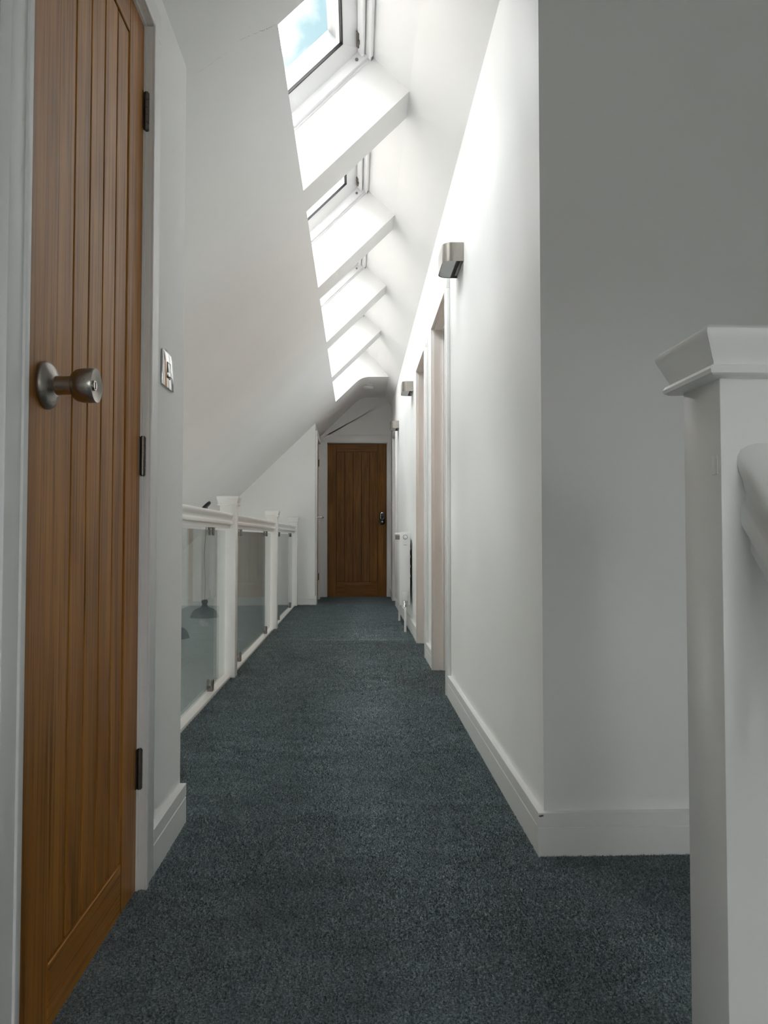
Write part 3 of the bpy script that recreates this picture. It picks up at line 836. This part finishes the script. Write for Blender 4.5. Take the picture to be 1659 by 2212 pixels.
# ------------------------------------------------------------------ pendant lamps over the well
def pendant(label, x, y, zb, wob):
    zr = slope_z(x)
    e = tag(empty('pendant_lamp', (x, y, zb)), label, 'pendant lamp', 'grey pendant lamps hanging in the open well')
    rs = MB().lathe([(0.055, 0.0), (0.057, -0.006), (0.055, -0.018), (0.046, -0.024), (0.012, -0.026), (0.004, -0.026)], 32).build('ceiling_rose', 'lamp_dark', e, smooth=40)
    rs.location = (0, 0, zr - zb); rs.rotation_euler = (0, -math.atan(SL), 0)
    top = zr - zb - 0.026 * CA
    pts = []
    for k in range(25):
        t = k / 24
        pts.append((0.018 * (1 - t) ** 6 + wob * math.sin(t * 9.0) * math.sin(math.pi * t), 0.0, 0.168 + (top - 0.168) * (1 - t)))
    MB().tube(pts, 0.0032, 8).build('cord', 'cord_grey', e, smooth=60)
    MB().lathe([(0.010, 0.172), (0.020, 0.170), (0.030, 0.164), (0.031, 0.140), (0.026, 0.136), (0.026, 0.118), (0.032, 0.114), (0.033, 0.106)], 28).build('lampholder', 'lamp_dark', e, smooth=40)
    MB().lathe([(0.030, 0.110), (0.038, 0.102), (0.050, 0.096), (0.074, 0.089), (0.098, 0.076), (0.117, 0.056), (0.129, 0.034), (0.136, 0.014), (0.1395, 0.001), (0.1405, 0.0),
                (0.1370, 0.001), (0.133, 0.014), (0.126, 0.033), (0.114, 0.054), (0.096, 0.073), (0.073, 0.086), (0.050, 0.093), (0.030, 0.100)], 44).build('lampshade', 'lamp_grey', e, smooth=45)
    MB().lathe([(0.014, 0.080), (0.018, 0.045), (0.030, 0.018), (0.046, -0.008), (0.052, -0.035), (0.046, -0.062), (0.030, -0.080), (0.010, -0.087), (0.001, -0.0875)], 32).build('bulb', 'bulb_glass', e, smooth=50)
pendant('grey enamel pendant lamp with round bulb seen through the first glass panel', -1.487, 7.625, -0.012, 0.008)
pendant('partly hidden grey pendant lamp at the edge of the short left wall', -1.50, 6.35, -0.05, 0.006)

# ------------------------------------------------------------------ carpet pile near the camera
rng = np.random.default_rng(3)
def pile(n, x0, x1, y0, y1, size):
    c = np.stack([rng.uniform(x0, x1, n), rng.uniform(y0, y1, n)], 1)
    a = rng.uniform(0, 2 * np.pi, n); hgt = rng.uniform(0.5, 1.1, n) * size; wd = rng.uniform(0.35, 0.6, n) * size
    ln = rng.normal(0, 0.55, (n, 2)) * size
    d = np.stack([np.cos(a), np.sin(a)], 1) * wd[:, None] * 0.5
    v = np.zeros((n, 3, 3), np.float32)
    v[:, 0, :2] = c - d; v[:, 1, :2] = c + d; v[:, 2, :2] = c + ln
    v[:, 0, 2] = -0.0005; v[:, 1, 2] = -0.0005; v[:, 2, 2] = hgt
    return v.reshape(-1, 3)
def patch(x0, x1, y0, y1, dens, size):
    return pile(int((x1 - x0) * (y1 - y0) * dens), x0, x1, y0, y1, size)
far = patch(-0.686, 0.437, 5.76, 8.79, 26000, 0.0090); far[:, 2] += 0.002
vv = np.concatenate([patch(-0.477, 0.437, 0.95, 1.87, 125000, 0.0050), patch(0.437, 0.85, 0.89, 1.857, 125000, 0.0050),
                     patch(-0.457, 0.437, 1.87, 2.75, 100000, 0.0052), patch(-0.686, -0.457, 2.12, 2.75, 100000, 0.0052),
                     patch(-0.686, 0.437, 2.75, 3.9, 66000, 0.0062), patch(-0.686, 0.437, 3.9, 5.76, 44000, 0.0072),
                     patch(0.437, 0.53, 3.77, 4.445, 60000, 0.0062), patch(0.437, 0.53, 4.93, 5.585, 44000, 0.0072),
                     patch(0.437, 0.53, 8.62, 9.325, 26000, 0.0085), patch(-0.456, 0.437, 8.79, 9.96, 26000, 0.0090), far])
me = bpy.data.meshes.new('carpet_pile')
nt_ = len(vv) // 3
me.vertices.add(len(vv)); me.vertices.foreach_set('co', vv.ravel())
me.loops.add(len(vv)); me.loops.foreach_set('vertex_index', np.arange(len(vv), dtype=np.int32))
me.polygons.add(nt_); me.polygons.foreach_set('loop_start', np.arange(0, len(vv), 3, dtype=np.int32)); me.polygons.foreach_set('loop_total', np.full(nt_, 3, np.int32))
me.update(); me.validate()
me.materials.append(MAT['carpet'])
po = link(bpy.data.objects.new('carpet_pile', me), floor)
po['kind'] = 'stuff'
